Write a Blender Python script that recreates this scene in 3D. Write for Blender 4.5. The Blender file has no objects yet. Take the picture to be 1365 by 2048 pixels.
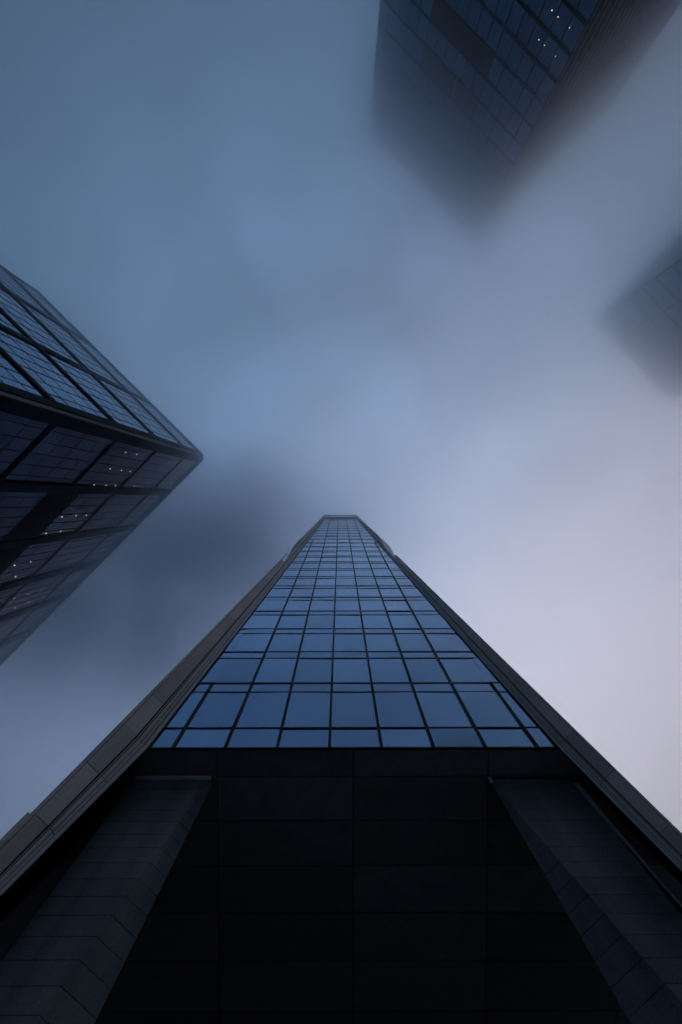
import bpy, bmesh, math, random
from mathutils import Vector, Matrix

random.seed(7)
S = bpy.context.scene
C = S.collection

# ------------------------------------------------------------------ camera
F = 800.0                       # focal length in photo pixels (1365 x 2048)
EYE = 1.6
fwd = Vector((2.5 / F, 25.0 / F, 1.0)).normalized()
upv = Vector((0, -1, 0)); upv = (upv - fwd * upv.dot(fwd)).normalized()
rgt = fwd.cross(upv).normalized()
cam_d = bpy.data.cameras.new('camera')
cam = bpy.data.objects.new('camera', cam_d); C.objects.link(cam)
cam_d.sensor_fit = 'VERTICAL'; cam_d.sensor_height = 36.0
cam_d.lens = 36.0 * F / 2048.0
cam_d.clip_start = 0.05; cam_d.clip_end = 6000
m = Matrix((rgt, upv, -fwd)).transposed().to_4x4(); m.translation = (0, 0, EYE)
cam.matrix_world = m
S.camera = cam

def U(px, py):
    """plan offset per metre of height of the ray through a photo pixel (used only to measure plan angles)"""
    d = fwd + rgt * ((px - 682.5) / F) - upv * ((py - 1024) / F)
    return Vector((d.x / d.z, d.y / d.z))

# ------------------------------------------------------------------ world
SUN_EL, SUN_AZ = math.radians(24), math.radians(38)     # azimuth from +X towards +Y
W = bpy.data.worlds.new('World'); S.world = W; W.use_nodes = True
nt = W.node_tree; nt.nodes.clear()
def N(t, **k):
    n = nt.nodes.new(t)
    for a, b in k.items(): setattr(n, a, b)
    return n
L = nt.links.new
out = N('ShaderNodeOutputWorld'); bg = N('ShaderNodeBackground'); L(bg.outputs[0], out.inputs[0])
bg.inputs[1].default_value = 0.15
sky = N('ShaderNodeTexSky', sky_type='NISHITA', sun_disc=False)
sky.sun_elevation = SUN_EL; sky.sun_rotation = math.radians(90) - SUN_AZ
tc = N('ShaderNodeTexCoord')
dot = N('ShaderNodeVectorMath', operation='DOT_PRODUCT'); L(tc.outputs['Generated'], dot.inputs[0])
dot.inputs[1].default_value = (0.74, 0.58, 0.0)
nz = N('ShaderNodeTexNoise'); nz.inputs['Scale'].default_value = 2.3; nz.inputs['Detail'].default_value = 4
nz.inputs['Roughness'].default_value = 0.45
L(tc.outputs['Generated'], nz.inputs['Vector'])
ma = N('ShaderNodeMath', operation='MULTIPLY_ADD'); L(nz.outputs['Fac'], ma.inputs[0]); ma.inputs[1].default_value = 0.6; L(dot.outputs['Value'], ma.inputs[2])
mr = N('ShaderNodeMapRange'); lobe = N('ShaderNodeVectorMath', operation='DOT_PRODUCT'); L(tc.outputs['Generated'], lobe.inputs[0])     # dark lobe: tower-shaded fog put into the sky colour
lobe.inputs[1].default_value = Vector((-0.30, 0.24, 1.0)).normalized()
lm = N('ShaderNodeMapRange', interpolation_type='SMOOTHSTEP'); L(lobe.outputs['Value'], lm.inputs[0])
lm.inputs[1].default_value = 0.90; lm.inputs[2].default_value = 0.995; lm.inputs[3].default_value = 0.0; lm.inputs[4].default_value = 1.2
sb = N('ShaderNodeMath', operation='SUBTRACT'); L(ma.outputs[0], sb.inputs[0]); L(lm.outputs[0], sb.inputs[1])
L(sb.outputs[0], mr.inputs[0])
mr.inputs[1].default_value = -0.75; mr.inputs[2].default_value = 1.0
ramp = N('ShaderNodeValToRGB'); L(mr.outputs[0], ramp.inputs[0])
CR = ramp.color_ramp
CR.elements[0].position = 0.0; CR.elements[0].color = (0.006, 0.02, 0.055, 1)
CR.elements[1].position = 1.0; CR.elements[1].color = (1.0, 0.82, 0.87, 1)
for p, c in ((0.2, (0.106, 0.202, 0.35, 1)), (0.6, (0.116, 0.214, 0.37, 1)), (0.82, (0.42, 0.405, 0.47, 1))):
    e = CR.elements.new(p); e.color = c
sc = N('ShaderNodeVectorMath', operation='SCALE'); L(ramp.outputs[0], sc.inputs[0]); sc.inputs['Scale'].default_value = 25.0
mx = N('ShaderNodeMix', data_type='RGBA'); mx.inputs[0].default_value = 0.9      # nine tenths overcast
L(sky.outputs[0], mx.inputs[6]); L(sc.outputs[0], mx.inputs[7])
L(mx.outputs[2], bg.inputs[0])

sun_d = bpy.data.lights.new('sun', 'SUN'); sun = bpy.data.objects.new('sun', sun_d); C.objects.link(sun)
sun_d.energy = 0.5; sun_d.angle = math.radians(20); sun_d.color = (1.0, 0.93, 0.9)
sdir = Vector((math.cos(SUN_EL) * math.cos(SUN_AZ), math.cos(SUN_EL) * math.sin(SUN_AZ), math.sin(SUN_EL)))
sun.rotation_euler = sdir.to_track_quat('Z', 'Y').to_euler()

S.view_settings.view_transform = 'Standard'; S.view_settings.look = 'None'
S.view_settings.exposure = 0.0; S.view_settings.gamma = 1.0
S.cycles.volume_bounces = 3
S.cycles.max_bounces = 8
S.cycles.use_denoising = True

# ------------------------------------------------------------------ materials
def mat(name, col, rough=0.5, ior=1.5, tint=None, metal=0.0, noise=None, bump=None, vary=0.0):
    mt = bpy.data.materials.new(name); mt.use_nodes = True
    t = mt.node_tree; b = t.nodes['Principled BSDF']
    b.inputs['Base Color'].default_value = (*col, 1); b.inputs['Roughness'].default_value = rough
    b.inputs['IOR'].default_value = ior; b.inputs['Metallic'].default_value = metal
    if tint: b.inputs['Specular Tint'].default_value = (*tint, 1)
    co = t.nodes.new('ShaderNodeTexCoord')
    if noise:
        scale, amt = noise
        n1 = t.nodes.new('ShaderNodeTexNoise'); n1.inputs['Scale'].default_value = scale; n1.inputs['Detail'].default_value = 6
        n2 = t.nodes.new('ShaderNodeTexNoise'); n2.inputs['Scale'].default_value = 1.7; n2.inputs['Detail'].default_value = 5
        t.links.new(co.outputs['Object'], n1.inputs[0]); sm_ = t.nodes.new('ShaderNodeVectorMath'); sm_.operation = 'MULTIPLY'; sm_.inputs[1].default_value = (1, 1, 0.07)   # rain streaks
        t.links.new(co.outputs['Object'], sm_.inputs[0]); t.links.new(sm_.outputs[0], n2.inputs[0])
        ad = t.nodes.new('ShaderNodeMath'); ad.operation = 'ADD'
        t.links.new(n1.outputs['Fac'], ad.inputs[0]); t.links.new(n2.outputs['Fac'], ad.inputs[1])
        r = t.nodes.new('ShaderNodeMapRange'); t.links.new(ad.outputs[0], r.inputs[0])
        r.inputs[1].default_value = 0.6; r.inputs[2].default_value = 1.4
        r.inputs[3].default_value = 1 - amt; r.inputs[4].default_value = 1 + amt
        v = t.nodes.new('ShaderNodeVectorMath'); v.operation = 'SCALE'; v.inputs[0].default_value = col
        last = r.outputs[0]
        if vary:
            g = t.nodes.new('ShaderNodeNewGeometry')
            rr = t.nodes.new('ShaderNodeMapRange'); t.links.new(g.outputs['Random Per Island'], rr.inputs[0])
            rr.inputs[3].default_value = 1 - vary; rr.inputs[4].default_value = 1 + vary
            mm = t.nodes.new('ShaderNodeMath'); mm.operation = 'MULTIPLY'
            t.links.new(last, mm.inputs[0]); t.links.new(rr.outputs[0], mm.inputs[1]); last = mm.outputs[0]
        t.links.new(last, v.inputs['Scale']); t.links.new(v.outputs[0], b.inputs['Base Color'])
    if bump:
        scale, st = bump
        n3 = t.nodes.new('ShaderNodeTexNoise'); n3.inputs['Scale'].default_value = scale; n3.inputs['Detail'].default_value = 2
        t.links.new(co.outputs['Object'], n3.inputs[0])
        bp = t.nodes.new('ShaderNodeBump'); bp.inputs['Strength'].default_value = st; bp.inputs['Distance'].default_value = 0.05
        t.links.new(n3.outputs['Fac'], bp.inputs['Height']); t.links.new(bp.outputs[0], b.inputs['Normal'])
    return mt

M_GLASS = mat('blue_curtain_glass', (0.215, 0.35, 0.545), 0.03, metal=1.0, bump=(0.35, 0.04))
def per_pane(mt, col, amt):
    t = mt.node_tree; b = t.nodes['Principled BSDF']
    oi = t.nodes.new('ShaderNodeObjectInfo'); ge = t.nodes.new('ShaderNodeNewGeometry')
    ad = t.nodes.new('ShaderNodeMath'); ad.operation = 'ADD'; t.links.new(oi.outputs['Random'], ad.inputs[0]); t.links.new(ge.outputs['Random Per Island'], ad.inputs[1])
    fr = t.nodes.new('ShaderNodeMath'); fr.operation = 'FRACT'; t.links.new(ad.outputs[0], fr.inputs[0])
    rr = t.nodes.new('ShaderNodeMapRange'); t.links.new(fr.outputs[0], rr.inputs[0]); rr.inputs[3].default_value = 1 - amt; rr.inputs[4].default_value = 1 + amt
    v = t.nodes.new('ShaderNodeVectorMath'); v.operation = 'SCALE'; v.inputs[0].default_value = col
    t.links.new(rr.outputs[0], v.inputs['Scale']); t.links.new(v.outputs[0], b.inputs['Base Color'])
per_pane(M_GLASS, (0.225, 0.335, 0.475), 0.10)
M_SPAN = mat('blue_spandrel_glass', (0.225, 0.33, 0.465), 0.06, metal=1.0, bump=(0.35, 0.04))
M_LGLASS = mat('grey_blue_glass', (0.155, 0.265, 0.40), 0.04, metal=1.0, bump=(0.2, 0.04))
M_DGLASS = mat('shaded_face_glass', (0.010, 0.032, 0.075), 0.06, metal=1.0, bump=(0.2, 0.04))  # left tower's lower face: its dark reflected surroundings are put into the colour
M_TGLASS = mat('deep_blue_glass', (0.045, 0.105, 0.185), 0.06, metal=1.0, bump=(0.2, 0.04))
M_FRAME = mat('dark_frame_metal', (0.008, 0.009, 0.011), 0.45, 1.25)
M_BAND = mat('dark_cladding', (0.004, 0.009, 0.018), 0.6, 1.15, (0.4, 0.7, 1.0), noise=(3, 0.2))
M_LOUVRE = mat('black_louvre', (0.010, 0.012, 0.015), 0.6, 1.3)
M_RLOUVRE = mat('grey_louvre', (0.05, 0.065, 0.08), 0.6, 1.3)
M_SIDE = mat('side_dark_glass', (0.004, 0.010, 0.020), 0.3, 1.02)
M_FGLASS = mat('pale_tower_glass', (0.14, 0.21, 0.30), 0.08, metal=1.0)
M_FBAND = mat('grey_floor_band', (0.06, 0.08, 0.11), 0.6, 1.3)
M_FIN = mat('grey_metal_panel', (0.52, 0.47, 0.43), 0.45, 1.5, noise=(14, 0.22), vary=0.12)
M_TRIM = mat('pale_metal_trim', (0.50, 0.52, 0.55), 0.4, 1.5, noise=(10, 0.10))
M_GRAN = mat('dark_granite', (0.135, 0.15, 0.165), 0.55, 1.5, noise=(22, 0.45), vary=0.16)
M_LEDGE = mat('pale_stone_ledge', (0.6, 0.6, 0.6), 0.6, 1.5, noise=(18, 0.2))
M_SOFF = mat('black_soffit_panel', (0.19, 0.19, 0.195), 0.5, 1.45, noise=(8, 0.25), vary=0.2)
M_CORE = mat('black_backing', (0.006, 0.006, 0.007), 0.8, 1.3)
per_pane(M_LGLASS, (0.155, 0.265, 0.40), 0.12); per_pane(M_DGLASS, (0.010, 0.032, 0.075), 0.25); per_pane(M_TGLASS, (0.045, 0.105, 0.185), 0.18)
M_STRIP = mat('grey_corner_trim', (0.10, 0.12, 0.14), 0.5, 1.4)
M_BLADE = mat('brushed_blade', (0.22, 0.36, 0.52), 0.4, 1.4)
M_PAVE = mat('wet_paving', (0.19, 0.19, 0.19), 0.45, 1.45, noise=(6, 0.3))
M_LIGHT = bpy.data.materials.new('downlight_glow'); M_LIGHT.use_nodes = True
_b = M_LIGHT.node_tree.nodes['Principled BSDF']; _b.inputs['Base Color'].default_value = (0.8, 0.7, 0.5, 1)
_b.inputs['Emission Color'].default_value = (1.0, 0.86, 0.52, 1); _b.inputs['Emission Strength'].default_value = 3.2

def vol(name, density, g, col=(1, 1, 1)):
    mt = bpy.data.materials.new(name); mt.use_nodes = True
    t = mt.node_tree; t.nodes.clear()
    o = t.nodes.new('ShaderNodeOutputMaterial'); v = t.nodes.new('ShaderNodeVolumePrincipled')
    v.inputs['Color'].default_value = (*col, 1); v.inputs['Density'].default_value = density
    v.inputs['Anisotropy'].default_value = g
    t.links.new(v.outputs[0], o.inputs['Volume'])
    return mt

# ------------------------------------------------------------------ mesh helpers
class MB:
    def __init__(self): self.v, self.f, self.mi = [], [], []
    def poly(self, pts, mi=0):
        i = len(self.v); self.v += [tuple(p) for p in pts]; self.f.append(tuple(range(i, i + len(pts)))); self.mi.append(mi)
    def loft(self, a, b, mi=0):
        """closed solid between two rings with the same number of points"""
        n = len(a); i = len(self.v); self.v += [tuple(p) for p in a] + [tuple(p) for p in b]
        self.f.append(tuple(range(i + n - 1, i - 1, -1))); self.f.append(tuple(range(i + n, i + 2 * n)))
        for k in range(n):
            q = (k + 1) % n; self.f.append((i + k, i + q, i + n + q, i + n + k))
        self.mi += [mi] * (n + 2)
    def box(self, x0, x1, y0, y1, z0, z1, mi=0):
        self.loft([(x0, y0, z0), (x1, y0, z0), (x1, y1, z0), (x0, y1, z0)], [(x0, y0, z1), (x1, y0, z1), (x1, y1, z1), (x0, y1, z1)], mi)
    def build(self, name, mats, parent=None, label=None):
        if not isinstance(mats, (list, tuple)): mats = [mats]
        me = bpy.data.meshes.new(name); me.from_pydata(self.v, [], self.f)
        for q in mats: me.materials.append(q)
        for p, k in zip(me.polygons, self.mi): p.material_index = k
        bm = bmesh.new(); bm.from_mesh(me); bmesh.ops.recalc_face_normals(bm, faces=bm.faces); bm.to_mesh(me); bm.free()
        o = bpy.data.objects.new(name, me); C.objects.link(o)
        if parent: o.parent = parent; o.matrix_parent_inverse = parent.matrix_world.inverted()
        if label: o['label'] = label
        return o

def empty(name, loc, label, cat):
    o = bpy.data.objects.new(name, None); C.objects.link(o); o.location = loc
    o['label'] = label; o['category'] = cat
    bpy.context.view_layer.update()
    return o

def z(h): return h + EYE

# ------------------------------------------------------------------ ground
g = MB(); g.poly([(-2500, -2500, 0), (2500, -2500, 0), (2500, 2500, 0), (-2500, 2500, 0)])
o = g.build('ground', M_PAVE); o['kind'] = 'structure'; o['label'] = 'dark wet paving at the foot of the towers'

# ------------------------------------------------------------------ the tower straight ahead
DP = 11.9                                   # front plane of the two piers
HS = DP / U(345, 1556).y                    # soffit height above the eye
LY = U(680, 954).y                          # outward lean of the glass per metre of height
G0 = U(680, 1497.5).y * HS - LY * HS        # glass plane: y = G0 + LY*h
def gd(h): return G0 + LY * h
def hrow(y): return G0 / (U(680, y).y - LY)
H1 = hrow(1456.5)
FL = (hrow(1037.5) - H1) / 23.0
HTOP = hrow(1033.0)
AL, AR = 0.773, 0.883                       # plan slope of the inner face of each wall
NOSE = 0.10
tower = empty('skyscraper', (0.6, 12, 0), 'tall blue glass tower narrowing between two grey blades, black soffit and two piers below', 'skyscraper')

# glass grid -------------------------------------------------------
XS0 = [(px, U(px, 1497.5).x * HS) for px in (345, 447.5, 550.5, 654, 757.5, 862, 968, 1077)]
xm = [x for _, x in XS0]
bay = (xm[-1] - xm[0]) / 7
lx = U(680, 954).x
def mx_at(k, h): return xm[0] + bay * k + lx * (h - HS)
def eL(h): return -AL * gd(h) - 0.12
def eR(h): return AR * gd(h) + 0.12
rows = [HS] + [H1 + FL * k for k in range(24)]
cells = []
for r in range(len(rows) - 1):
    h0, h1 = rows[r], rows[r + 1]
    for k in range(-2, 9):
        def clip(h):
            a, b = mx_at(k, h), mx_at(k + 1, h)
            return max(a, eL(h)), min(b, eR(h))
        a0, b0 = clip(h0); a1, b1 = clip(h1)
        if b0 - a0 < 0.05: continue
        if k == -1 and False: continue
        if b1 < a1: a1 = b1 = (a1 + b1) / 2
        cells.append((r, k, h0, h1, a0, b0, a1, b1))
def pane(mb, h0, h1, a0, b0, a1, b1, mi):
    t = random.gauss(0, 0.010); s = random.gauss(0, 0.005)      # each pane sits a hair out of true
    mb.poly([(a0, gd(h0) + s, z(h0)), (b0, gd(h0) - s, z(h0)), (b1, gd(h1) - s + t, z(h1)), (a1, gd(h1) + s + t, z(h1))], mi)
rest = MB()
for n, (r, k, h0, h1, a0, b0, a1, b1) in enumerate(cells):
    mb = MB() if n < 100 else rest
    fr = (h1 - h0) if r == 0 else (h1 - h0) * 0.77
    hm = h0 + fr; q = fr / (h1 - h0)
    am, bm_ = a0 + (a1 - a0) * q, b0 + (b1 - b0) * q
    pane(mb, h0 + 0.02, hm - 0.02, a0, b0, am, bm_, 0)
    if r: pane(mb, hm + 0.02, h1 - 0.02, am, bm_, a1, b1, 1)
    if n < 100: mb.build('window', [M_GLASS, M_SPAN], tower)
w = rest.build('window', [M_GLASS, M_SPAN], tower); w['kind'] = 'stuff'

def bar(mb, p, q, half, proud, mi=0):
    """bar on the glass plane from p=(x,h) to q=(x,h)"""
    (xa, ha), (xb, hb) = p, q
    d = Vector((xb - xa, hb - ha)).normalized(); nrm = Vector((-d.y, d.x)) * half
    def P(x, h, off): return (x, gd(h) + off, z(h))
    A = [P(xa + nrm.x, ha + nrm.y, -proud), P(xa - nrm.x, ha - nrm.y, -proud), P(xa - nrm.x, ha - nrm.y, 0.05), P(xa + nrm.x, ha + nrm.y, 0.05)]
    B = [P(xb + nrm.x, hb + nrm.y, -proud), P(xb - nrm.x, hb - nrm.y, -proud), P(xb - nrm.x, hb - nrm.y, 0.05), P(xb + nrm.x, hb + nrm.y, 0.05)]
    mb.loft(A, B, mi)
tops = {0: rows[2], 7: rows[2], 1: hrow(1082), 6: hrow(1082)}
for k in range(8):
    mb = MB(); ht = tops.get(k, rows[-1])
    bar(mb, (mx_at(k, HS), HS), (mx_at(k, ht), ht), 0.061, 0.075); mb.build('mullion', M_FRAME, tower)
for r in range(1, len(rows)):
    h = rows[r]
    mb = MB(); bar(mb, (eL(h), h), (eR(h), h), 0.036, 0.04); mb.build('transom', M_FRAME, tower)
    if r < len(rows) - 1:
        hh = rows[r] + FL * 0.77
        mb = MB(); bar(mb, (eL(hh), hh), (eR(hh), hh), 0.014, 0.035); mb.build('glazing_bar', M_FRAME, tower)
mb = MB(); bar(mb, (eL(HS) - 0.3, HS + 0.01), (eR(HS) + 0.3, HS + 0.01), 0.03, 0.05); mb.build('sill', M_FRAME, tower)
# edge frames down both sides of the glass
for e, s in ((eL, 1), (eR, -1)):
    mb = MB(); bar(mb, (e(HS) + s * 0.10, HS), (e(HTOP) + s * 0.10, HTOP), 0.09, 0.07); mb.build('edge_frame', M_FRAME, tower)
# crown: two dark rails over the top transom
mb = MB(); bar(mb, (eL(HTOP), HTOP + 1.3), (eR(HTOP), HTOP + 1.3), 0.35, 0.25); bar(mb, (eL(HTOP), rows[-1] + 0.2), (eR(HTOP), rows[-1] + 0.2), 0.30, 0.25)
for k in range(2, 6): bar(mb, (mx_at(k, HTOP), rows[-1]), (mx_at(k, HTOP), HTOP + 4.2), 0.06, 0.1)
mb.build('parapet', M_FRAME, tower)

# blades: walls at 45 degrees whose end faces frame the glass ------------------
def blade(side):
    A = AL if side < 0 else AR
    ro = 0.986 if side < 0 else 1.025
    s_ = (ro - A) / (1 + ro)
    def dn(h): return gd(h) - NOSE
    kk = 0.063 if side < 0 else 0.045
    HC = HS - 0.55 / kk
    def P(h, u, dep):
        """u: 0 outer edge .. 1 inner edge of the end face; dep: depth behind it, in shares of the nose distance"""
        if u > 0 and h < HS: u *= 1 - kk * (HS - max(h, HC))       # the end face narrows below the soffit
        d = dn(h); t = (1 - u) * s_ * d
        x, y = A * d + t, d - t
        k = 1 + dep
        return Vector((side * x * k, y * k, z(h)))
    def seg(mb, u0, u1, h0, h1, dep0, dep1, mi=0, h1b=None, h0b=None):
        h1b = h1 if h1b is None else h1b; h0b = h0 if h0b is None else h0b
        mb.loft([P(h0, u0, dep0), P(h0b, u1, dep0), P(h0b, u1, dep1), P(h0, u0, dep1)],
                [P(h1, u0, dep0), P(h1b, u1, dep0), P(h1b, u1, dep1), P(h1, u0, dep1)], mi)
    root = MB()
    hl = 52.6; un = 0.40 if side < 0 else 0.58; uu = -0.06 if side < 0 else -0.28
    # backing wall (kept behind the panels)
    def segs(mb, u0, u1, h0, h1, d0, d1):
        cuts = [h0] + [q for q in (HC, HS) if h0 < q < h1] + [h1]
        for q0, q1 in zip(cuts, cuts[1:]): seg(mb, u0, u1, q0, q1, d0, d1)
    segs(root, 0.01, 0.995, -EYE, hl - 1.0, 0.012, 0.5)
    seg(root, un, 0.995, hl - 1.0, HTOP + 1.5, 0.012, 0.35)
    seg(root, uu + 0.02, 0.6, 74.2, HTOP - 0.5, 0.012, 0.3)
    o = root.build('blade_wall', M_BAND, tower)
    joints = [-EYE] + [12.1 + 2.32 * k for k in range(-5, 60) if 12.1 + 2.32 * k > -0.5]
    bits = [(0.0, 0.10, 0.006), (0.115, 0.555, 0.0), (0.60, 0.625, 0.004), (0.655, 0.76, 0.0), (0.775, 0.86, 0.003)]
    pm = MB()
    for j in range(len(joints) - 1):
        h0, h1 = joints[j] + 0.014, joints[j + 1] - 0.014
        if h0 > HTOP: break
        h1 = min(h1, HTOP + 1.5)
        for (u0, u1, dd) in bits:
            if j % 1 == 0:
                if h1 < hl:
                    lo = u0 - (0.055 if (u0 == 0 and h1 < 12.2 and side < 0) else 0)
                    seg(pm, lo, u1, h0, h1, dd, 0.03)
                elif h0 < hl + 4:
                    if u1 > un: seg(pm, max(u0, un), u1, h0, h1, dd, 0.03)
                    else: seg(pm, u0, u1, h0, min(h1, hl + 2 * u0), dd, 0.03, h1b=min(h1 + 1.2, hl + 4 * u1 + 0.2))
                elif u1 > un: seg(pm, max(u0, un), u1, h0, h1, dd, 0.03)
        if h0 > 74: seg(pm, uu, un - 0.02, h0, h1, 0.0, 0.03)
    seg(pm, uu, un - 0.02, 74.0, 75.2, 0.0, 0.3, h0b=64.0)       # flare under the upper block
    pm.build('panelling', M_FIN, o)
    tm = MB()
    segs(tm, 0.885, 0.985, -EYE, HTOP + 1.2, 0.0, 0.05)
    tm.build('trim', M_TRIM, o)
blade(-1); blade(1)

# body of the tower behind the glass
mb = MB(); mb.box(-13, 13, 16.8, 47, z(HS + 0.6), z(HTOP - 2)); mb.build('body', M_CORE, tower)
mb = MB()   # floor-to-roof wedge behind the leaning glass
mb.loft([(eL(HS) + .2, gd(HS) + 0.12, z(HS + .05)), (eR(HS) - .2, gd(HS) + 0.12, z(HS + .05)), (eR(HS), 17.2, z(HS + .05)), (eL(HS), 17.2, z(HS + .05))],
        [(eL(HTOP) + .1, gd(HTOP) + 0.12, z(HTOP)), (eR(HTOP) - .1, gd(HTOP) + 0.12, z(HTOP)), (eR(HTOP), 17.2, z(HTOP)), (eL(HTOP), 17.2, z(HTOP))])
mb.build('core', M_CORE, tower)

# soffit ------------------------------------------------------------
ys = [U(680, p).y * HS for p in (1499, 1553.5, 1640.5, 1731.5, 1826, 1922, 2023)]
while ys[-1] < 34: ys.append(ys[-1] + 2.05)
xj = [U(p, 1640).x * HS for p in (436, 707, 976)]
sp = xj[2] - xj[1]
xs = [xj[0] - 2 * sp, xj[0] - sp] + xj + [xj[2] + sp, xj[2] + 2 * sp]
sm = MB()
for i in range(len(ys) - 1):
    for j in range(len(xs) - 1):
        a, b = ys[i] + 0.026, ys[i + 1] - 0.026
        def lim(y): return -0.93 * y, 0.97 * y
        l0, r0 = lim(a); l1, r1 = lim(b)
        x0, x1 = xs[j] + 0.026, xs[j + 1] - 0.026
        p = [(max(x0, l0), a), (min(x1, r0), a), (min(x1, r1), b), (max(x0, l1), b)]
        if p[1][0] - p[0][0] < 0.05 and p[2][0] - p[3][0] < 0.05: continue
        if p[1][0] < p[0][0]: p[0] = p[1] = ((p[0][0] + p[1][0]) / 2, a)
        dz = random.uniform(0, 0.006)
        sm.loft([(x, y, z(HS) + dz) for x, y in p], [(x, y, z(HS) + 0.05) for x, y in p])
so = sm.build('soffit', M_SOFF, tower)
mb = MB(); mb.loft([(-9.8, ys[0] + 0.03, z(HS + .055)), (10.3, ys[0] + 0.03, z(HS + .055)), (31, 34, z(HS + .055)), (-28, 34, z(HS + .055))],
                   [(-8.9, ys[0] + 0.10, z(HS + .55)), (10.1, ys[0] + 0.10, z(HS + .55)), (31, 34, z(HS + .55)), (-28, 34, z(HS + .55))])
mb.build('soffit_backing', M_CORE, so)
mb = MB(); mb.box(-25, 27, 30, 30.5, 0, z(HS)); mb.build('lobby_wall', M_CORE, tower)

# piers -------------------------------------------------------------
def pier(side):
    if side < 0:
        xo = -U(265, 1565).x * DP / U(265, 1565).y
        def xf(h):  # front inner edge leans with height
            t0, t1 = U(415, 1565), U(67, 2048)
            return -_lerp(t0, t1, h)
        def xc(h):
            t0, t1 = U(417, 1575), U(187, 2048)
            return -_lerp2(t0, t1, h)
    else:
        xo = U(1148, 1567).x * DP / U(1148, 1567).y
        def xf(h):
            t0, t1 = U(985, 1565), U(1365, 2007)
            return _lerp(t0, t1, h)
        def xc(h):
            t0, t1 = U(985, 1567), U(1258, 2037)
            return _lerp2(t0, t1, h)
    def _lerp(t0, t1, h):
        h0, h1 = DP / t0.y, DP / t1.y
        x0, x1 = t0.x * h0, t1.x * h1
        return x0 + (x1 - x0) * (h - h0) / (h1 - h0)
    def _cut(t1, h1):
        # depth of the chamfer where the ray of the inner edge meets the 45 degree cut
        xfr = xf(h1) * side if side > 0 else xf(h1)
        return t1
    def _lerp2(t0, t1, h):
        # |x| of the inner edge; chamfer is at 45 degrees so depth = |xf|-|xc|
        h0 = DP / t0.y; x0 = abs(t0.x) * h0
        k = abs(t1.x) / t1.y
        hb = DP / U(67 if side < 0 else 1365, 2048 if side < 0 else 2007).y
        xb = abs(xf(hb)); c = (xb - k * DP) / (1 + k); x1 = xb - c
        v = x0 + (x1 - x0) * (h - h0) / (hb - h0)
        return v if side > 0 else -v
    def ring(h, inset=0.0):
        f, c = abs(xf(h)), abs(xc(h)); f = max(f, c + 0.002); dep = f - c
        a = abs(xo)
        i = inset
        pts = [(a - i, DP + i), (f + i * 0.6, DP + i), (c + i, DP + dep + i * 0.6), ((c + i) * (DP + 2.6) / (DP + dep) * 1.03 + 0.05, DP + 2.6), ((a - i) * (DP + 2.6) / DP, DP + 2.6)]
        return [(side * x, y, z(h)) for x, y in pts]
    core = MB(); core.loft(ring(-EYE, 0.03), ring(HS - 0.02, 0.03))
    p = core.build('pier', M_CORE, tower)
    cb = MB(); ch = DP * 5.83e-5 * F
    hh = HS - 0.10
    k = 0
    while hh > -EYE + 0.02:
        h0 = max(hh - ch, -EYE)
        cb.loft(ring(h0 + 0.009), ring(hh - 0.009))
        hh -= ch
    cb.build('stone_courses', M_GRAN, p)
    cp = MB(); a = ring(HS - 0.10); f = abs(xf(HS))
    x0, x1 = sorted((side * (abs(xo) - 0.05), side * (f - 0.03)))
    if side < 0: cp.box(x0, x1, DP - 0.10, DP + 0.05, z(HS - 0.095), z(HS - 0.004)); cp.build('ledge', M_LEDGE, p)
    else:
        cp.box(side * (f - 0.02), side * (f - 0.02) + 0.12, DP - 0.07, DP + 0.02, z(HS - 0.35), z(HS - 0.06)); cp.build('bracket', M_LEDGE, p)
        et = MB(); et.box(xo - 0.02, xo + 0.24, DP + 0.03, DP + 0.5, 0, z(HS - 0.3)); et.build('edge_trim', M_LEDGE, p)
pier(-1); pier(1)

# ------------------------------------------------------------------ facade helper for the other towers
class Face:
    def __init__(self, A, dx, dy, nx, ny):
        self.A = Vector((A[0], A[1])); self.d = Vector((dx, dy)).normalized(); self.n = Vector((nx, ny)).normalized()
    def P(self, s, h, o=0.0):
        q = self.A + self.d * s + self.n * o
        return (q.x, q.y, z(h))
    def slab(self, mb, s0, s1, h0, h1, o0, o1, mi=0):
        mb.loft([self.P(s0, h0, o0), self.P(s1, h0, o0), self.P(s1, h1, o0), self.P(s0, h1, o0)],
                [self.P(s0, h0, o1), self.P(s1, h0, o1), self.P(s1, h1, o1), self.P(s0, h1, o1)], mi)
    def pane(self, mb, s0, s1, h0, h1, o=0.05, mi=0, jit=0.006):
        a, b = random.gauss(0, jit), random.gauss(0, jit)
        mb.poly([self.P(s0, h0, o + a), self.P(s1, h0, o - a), self.P(s1, h1, o - a + b), self.P(s0, h1, o + a + b)], mi)
    def hit(self, px, py):
        """(s,h) where the ray through a photo pixel meets this facade"""
        u = U(px, py); h = self.A.dot(self.n) / u.dot(self.n); q = u * h
        return (q - self.A).dot(self.d), h

def solid(mb, pts, h0, h1): mb.loft([(x, y, z(h0)) for x, y in pts], [(x, y, z(h1)) for x, y in pts])

def downlights(face, pix, parent, size, o=0.09):
    for px, py in pix:
        s, h = face.hit(px, py)
        mb = MB(); ring = [(s + size * math.cos(a * math.pi / 4), h + size * math.sin(a * math.pi / 4)) for a in range(8)]
        mb.loft([face.P(a, b, o) for a, b in ring], [face.P(a, b, o + 0.03) for a, b in ring])
        mb.build('downlight', M_LIGHT, parent)

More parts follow.
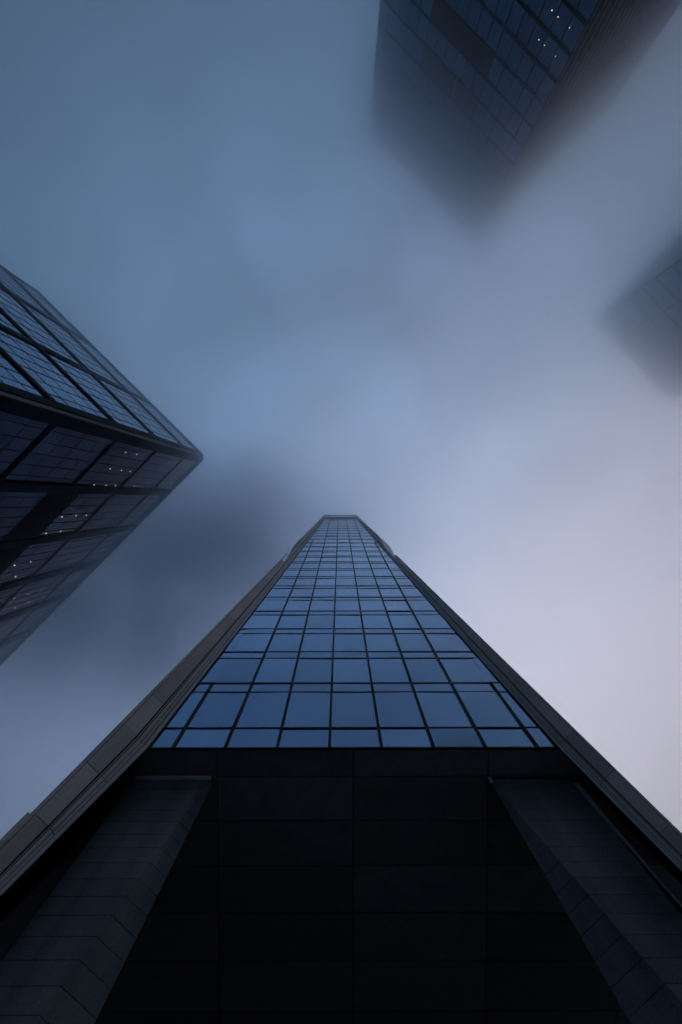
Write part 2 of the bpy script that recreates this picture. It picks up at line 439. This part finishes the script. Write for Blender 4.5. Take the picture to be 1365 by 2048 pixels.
# ------------------------------------------------------------------ left tower
HL = 120.0
A = U(408, 914) * HL
lt = empty('skyscraper', (A.x - 30, A.y, 0), 'dark sharp-cornered tower with broad black frames and rows of tiny lights, left edge', 'skyscraper')
fu = Face(A, -1, -1, 1, -1); fl = Face(A, -1, 1, 1, 1)
LU = (U(75, 580) * HL - A).length; LLn = 118.0
ch = 0.55
pts = [A + fu.d * ch, A + fu.d * LU, A + fu.d * LU + fl.d * LLn, A + fl.d * LLn, A + fl.d * ch]
mb = MB(); solid(mb, [(p.x, p.y) for p in pts], -EYE, HL - 0.4); mb.build('body', M_CORE, lt)
pa, pb = A + fu.d * ch, A + fl.d * ch
n2 = (fu.n + fl.n).normalized()
mb = MB(); solid(mb, [(pa + n2 * .02).to_tuple(), (pb + n2 * .02).to_tuple(), (pb + n2 * .12).to_tuple(), (pa + n2 * .12).to_tuple()], -EYE, HL + .2)
mb.build('corner_strip', M_STRIP, lt)
MOD = 16.2; bands = [10.8 + MOD * k for k in range(7)]
colU = [ch + 0.9, LU * 0.33, LU * 0.69, LU - 0.5]
wcol = [1.8, 1.9, 1.9, 0.9]
lev = [-EYE] + bands + [HL]
def cellwin(face, s0, s1, h0, h1, glass, nx, nz, parent, barw=0.055):
    mb = MB()
    ds, dh = (s1 - s0) / nx, (h1 - h0) / nz
    for i in range(nx):
        for k in range(nz):
            face.pane(mb, s0 + ds * i, s0 + ds * (i + 1), h0 + dh * k, h0 + dh * (k + 1), 0.06, 0)
    for i in range(1, nx): face.slab(mb, s0 + ds * i - barw / 2, s0 + ds * i + barw / 2, h0, h1, 0.0, 0.12, 1)
    for k in range(1, nz): face.slab(mb, s0, s1, h0 + dh * k - barw / 2, h0 + dh * k + barw / 2, 0.0, 0.11, 1)
    return mb.build('window', [glass, M_FRAME], parent)
for i in range(3):
    for k in range(1, len(lev) - 1):
        h0, h1 = lev[k], lev[k + 1]
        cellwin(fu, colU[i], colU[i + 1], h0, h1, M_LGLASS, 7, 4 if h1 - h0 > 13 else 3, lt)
for h in bands:
    mb = MB(); fu.slab(mb, ch, LU, h - 0.6, h + 0.6, 0.0, 0.32); mb.build('floor_band', M_BAND, lt)
for s, wd in zip(colU, wcol):
    mb = MB(); fu.slab(mb, s - wd / 2, s + wd / 2, -EYE, HL, 0.0, 0.30); mb.build('column', M_BAND, lt)
mb = MB(); fu.slab(mb, ch, LU, HL - 0.5, HL + 0.4, -0.5, 0.4); fl.slab(mb, ch, LLn, HL - 1.8, HL + 0.4, -0.5, 0.45); mb.build('parapet', M_BAND, lt)
# lower face
BW = 14.6
colL = [ch + 0.6] + [ (U(341, 987) * HL - A).length + BW * k for k in range(8)]
for i in range(len(colL) - 1):
    for k in range(1, len(lev) - 1):
        h0, h1 = lev[k], lev[k + 1]
        if i in (1, 2, 3) and lev[k] == bands[4]:
            fr0, fr1 = 71.6, 80.4
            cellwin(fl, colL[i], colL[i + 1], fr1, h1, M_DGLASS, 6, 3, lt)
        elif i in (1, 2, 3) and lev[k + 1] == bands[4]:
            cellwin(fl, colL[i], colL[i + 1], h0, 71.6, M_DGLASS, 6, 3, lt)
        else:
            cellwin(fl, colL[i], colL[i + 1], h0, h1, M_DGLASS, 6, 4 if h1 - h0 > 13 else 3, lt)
lv = MB()
hh = 71.6
while hh < 80.3:
    fl.slab(lv, colL[1], colL[4], hh, hh + 0.16, 0.0, 0.2); hh += 0.4
lv.build('louvre', M_LOUVRE, lt)
for h in bands:
    for a, b in (((ch, colL[1]), (colL[4], LLn)) if h == bands[4] else ((ch, LLn),)):
        mb = MB(); fl.slab(mb, a, b, h - 0.35, h + 0.35, 0.0, 0.30); mb.build('floor_band', M_BAND, lt)
for s in colL:
    mb = MB(); fl.slab(mb, s - 1.0, s + 1.0, -EYE, HL - 1.8, 0.0, 0.45); mb.build('column', M_BAND, lt)
downlights(fl, [(251, 904), (273, 908), (220, 937), (243, 940), (260, 942), (188, 969), (212, 970), (231, 971), (268, 972), (352, 925),
                (124, 1033), (152, 1031), (173, 1030), (214, 1026), (253, 1024), (92, 1066), (121, 1062), (61, 1123), (29, 1130), (31, 1153),
                (118, 1160), (56, 1188), (82, 1180), (28, 1197), (94, 1185), (30, 1215), (57, 1205), (46, 1233)], lt, 0.095)

# ------------------------------------------------------------------ upper right tower
HR = 160.0
Cc = U(950, 480) * HR
rt = empty('skyscraper', (Cc.x + 20, Cc.y - 40, 0), 'broad dark blue tower at the top right, gridded face and ribbed side dissolving into fog', 'skyscraper')
fa = Face(Cc, -1, -1, -1, 1); fb = Face(Cc, 1, -1, 1, 1)
LA = (U(735, 268) * HR - Cc).length; LB = (U(1233, 197) * HR - Cc).length
pts = [Cc, Cc + fb.d * LB, Cc + fb.d * LB + fa.d * LA, Cc + fa.d * LA]
mb = MB(); solid(mb, [(p.x, p.y) for p in pts], -EYE, HR - 0.5); mb.build('body', M_CORE, rt)
ST = 5.95; hs = [88.7 + ST * k for k in range(-8, 13)]
nb = 16; bw = LA / nb
cnt = 0; rest = MB()
order = sorted([(h, i) for h in hs[:-1] for i in range(nb)], key=lambda q: (q[0] < 64, q[0] + q[1] * 0.8))
for (h, i) in order:
    t = (i + 0.5) / nb
    if 0.30 < t < 0.667 and (abs(h - (88.7 + ST * 3)) < 1 or abs(h - (88.7 + ST * 5)) < 1): continue
    if h + ST > HR: continue
    mb = MB() if cnt < 100 else rest
    fa.pane(mb, i * bw + 0.02, (i + 1) * bw - 0.02, h + 0.02, h + ST - 0.02, 0.06, 0, 0.008)
    if cnt < 100: mb.build('window', M_TGLASS, rt)
    cnt += 1
o = rest.build('window', M_TGLASS, rt); o['kind'] = 'stuff'
for kk in (3, 5):
    lv = MB(); h0 = 88.7 + ST * kk; hh = h0 + 0.3
    while hh < h0 + ST - 0.2:
        fa.slab(lv, 0.3125 * LA, 0.6875 * LA, hh, hh + 0.18, 0.0, 0.16); hh += 0.42
    lv.build('louvre', M_RLOUVRE, rt)
mb = MB(); fa.slab(mb, 0.46 * LA, 0.46 * LA + 0.7, 88.7 + ST * 5, 88.7 + ST * 6, 0.1, 0.25); mb.build('pale_panel', M_TRIM, rt)  # storey-high pale strip between the bays
for h in hs:
    mb = MB(); fa.slab(mb, -0.05, LA, h - 0.38, h + 0.38, 0.0, 0.22); fb.slab(mb, 0.0, LB, h - 0.30, h + 0.30, 0.0, 0.12); mb.build('floor_band', M_BAND, rt)
for i in range(nb + 1):
    mb = MB(); fa.slab(mb, max(0, i * bw - 0.11), i * bw + 0.11, hs[0], HR, 0.0, 0.16); mb.build('mullion', M_FRAME, rt)
nrib = 22
for i in range(nrib):
    s = 0.25 + (LB - 1) * i / (nrib - 1)
    mb = MB()
    for k in range(len(hs) - 1):
        if hs[k + 1] > HR: break
        st = (0.0 if (k % 2 == 0) else 0.45)
        fb.slab(mb, s + st, s + st + 0.14, hs[k] + 0.35, hs[k + 1] - 0.35, 0.0, 0.16)
    mb.build('rib', M_BLADE, rt)
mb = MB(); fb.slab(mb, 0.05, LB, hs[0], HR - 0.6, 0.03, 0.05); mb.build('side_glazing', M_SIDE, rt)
mb = MB(); fa.slab(mb, 0, LA, HR - 1.0, HR + 0.3, -0.5, 0.3); mb.build('parapet', M_BAND, rt)
downlights(fa, [(1105, 20), (1117, 33), (1155, 25), (1140, 55), (1079, 79), (1090, 90), (1112, 112), (1131, 1)], rt, 0.085)

# ------------------------------------------------------------------ far right tower
HF = 156.0
Vv = U(1190, 640) * HF
ft = empty('skyscraper', (Vv.x + 40, Vv.y, 0), 'faint tower at the right edge, mostly lost in fog, only one corner showing', 'skyscraper')
fc = Face(Vv, 1, -1, -1, -1); fd = Face(Vv, 1, 1, -1, 1)
LC, LD = 60.0, 42.0
pts = [Vv, Vv + fc.d * LC, Vv + fc.d * LC + fd.d * LD, Vv + fd.d * LD]
mb = MB(); solid(mb, [(p.x, p.y) for p in pts], -EYE, HF - 0.3); mb.build('body', M_CORE, ft)
hq = [78 + 6.0 * k for k in range(14)]
for f_, ln, n_ in ((fc, LC, 5), (fd, LD, 4)):
    for h in hq[2:-1]:
        for i in range(n_):
            if h + 6 > HF: continue
            bw_ = ln / n_
            if f_ is fc and i > 1: continue
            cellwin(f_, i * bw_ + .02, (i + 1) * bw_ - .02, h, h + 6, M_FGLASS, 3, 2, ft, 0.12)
    for h in hq:
        if h > HF: continue
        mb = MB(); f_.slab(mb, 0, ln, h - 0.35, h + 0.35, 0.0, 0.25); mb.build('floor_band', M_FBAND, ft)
    for i in range(n_ + 1):
        mb = MB(); f_.slab(mb, max(0, ln * i / n_ - 0.3), ln * i / n_ + 0.3, hq[0], HF, 0.0, 0.23); mb.build('mullion', M_FRAME, ft)

# ------------------------------------------------------------------ air: thin haze everywhere, low cloud thickening with height
def airbox(name, x, y, z0, z1, mt, label):
    mb = MB(); mb.box(-x, x, -y, y, z0, z1); o = mb.build(name, mt); o['kind'] = 'stuff'; o['label'] = label
    return o
airbox('haze', 3000, 3000, -1.0, 206, vol('haze_air', 0.00018, 0.8, (0.95, 0.975, 1.0)), 'thin grey-blue haze between the towers')
TOPC = 170.0
for k, (zb, dd) in enumerate(((62, 0.002), (82, 0.012), (102, 0.017), (122, 0.020), (141, 0.014))):
    airbox('cloud', 2900 - 3 * k, 2900 - 3 * k, zb, TOPC - 0.7 * k, vol('cloud_air', dd, 0.86, (0.955, 0.982, 1.0)),
           ['first wisps of low cloud around the towers', 'low cloud beginning to veil the upper floors', 'grey cloud wrapping the tower heads',
            'thick grey cloud swallowing the tower tops', 'dense cloud hiding everything above the towers'][k])

def wisp(name, c, rad, dens, scale, lo, hi, g, col, label, seed=0.0, steps=None):
    """a ragged volume: an ellipsoid whose density fades to nothing at its rim and breaks up in a noise"""
    bm = bmesh.new(); bmesh.ops.create_icosphere(bm, subdivisions=3, radius=1.0)
    for v in bm.verts: v.co = Vector((v.co.x * rad[0], v.co.y * rad[1], v.co.z * rad[2]))
    me = bpy.data.meshes.new(name); bm.to_mesh(me); bm.free()
    o = bpy.data.objects.new(name, me); C.objects.link(o); o.location = c; o['kind'] = 'stuff'; o['label'] = label
    mt = vol('ragged_air', dens, g, col); me.materials.append(mt)
    t = mt.node_tree; v = [n for n in t.nodes if n.type == 'PRINCIPLED_VOLUME'][0]
    co = t.nodes.new('ShaderNodeTexCoord')
    sv = t.nodes.new('ShaderNodeVectorMath'); sv.operation = 'MULTIPLY'; sv.inputs[1].default_value = tuple(1 / q for q in rad)
    t.links.new(co.outputs['Object'], sv.inputs[0])
    ln = t.nodes.new('ShaderNodeVectorMath'); ln.operation = 'LENGTH'; t.links.new(sv.outputs[0], ln.inputs[0])
    fo = t.nodes.new('ShaderNodeMapRange'); fo.interpolation_type = 'SMOOTHSTEP'; t.links.new(ln.outputs['Value'], fo.inputs[0])
    fo.inputs[1].default_value = 0.15; fo.inputs[2].default_value = 0.98; fo.inputs[3].default_value = 1.0; fo.inputs[4].default_value = 0.0
    of = t.nodes.new('ShaderNodeVectorMath'); of.operation = 'ADD'; of.inputs[1].default_value = (seed, seed * 0.7, 0)
    t.links.new(co.outputs['Object'], of.inputs[0])
    nn = t.nodes.new('ShaderNodeTexNoise'); nn.inputs['Scale'].default_value = scale; nn.inputs['Detail'].default_value = 3
    t.links.new(of.outputs[0], nn.inputs['Vector'])
    nm = t.nodes.new('ShaderNodeMapRange'); nm.interpolation_type = 'SMOOTHSTEP'; t.links.new(nn.outputs['Fac'], nm.inputs[0])
    nm.inputs[1].default_value = lo; nm.inputs[2].default_value = hi; nm.inputs[3].default_value = 0.12; nm.inputs[4].default_value = 1.0
    m1 = t.nodes.new('ShaderNodeMath'); m1.operation = 'MULTIPLY'; t.links.new(fo.outputs[0], m1.inputs[0]); t.links.new(nm.outputs[0], m1.inputs[1])
    m2 = t.nodes.new('ShaderNodeMath'); m2.operation = 'MULTIPLY'; m2.inputs[1].default_value = dens; t.links.new(m1.outputs[0], m2.inputs[0])
    t.links.new(m2.outputs[0], v.inputs['Density'])
    return o
wisp('cloud', (-52, 23, 108), (58, 54, 46), 0.036, 0.035, 0.28, 0.62, 0.5, (0.45, 0.62, 0.80), 'added dark volume for shaded fog off the lower side of the left tower', 3.0)  # added light-absorbing volume, stands in for fog shaded by the towers
wisp('cloud', (-24, 12, 130), (44, 38, 38), 0.022, 0.04, 0.28, 0.62, 0.5, (0.45, 0.62, 0.80), 'added dark wisp for shaded fog beside the head of the central tower', 8.0)  # second added absorber, darkens the air where the fog lies in shade
wisp('cloud', (-10, -55, 150), (190, 150, 48), 0.026, 0.036, 0.40, 0.64, 0.8, (0.985, 0.99, 1.0), 'broad mottled cloud sheet overhead', 11.0)
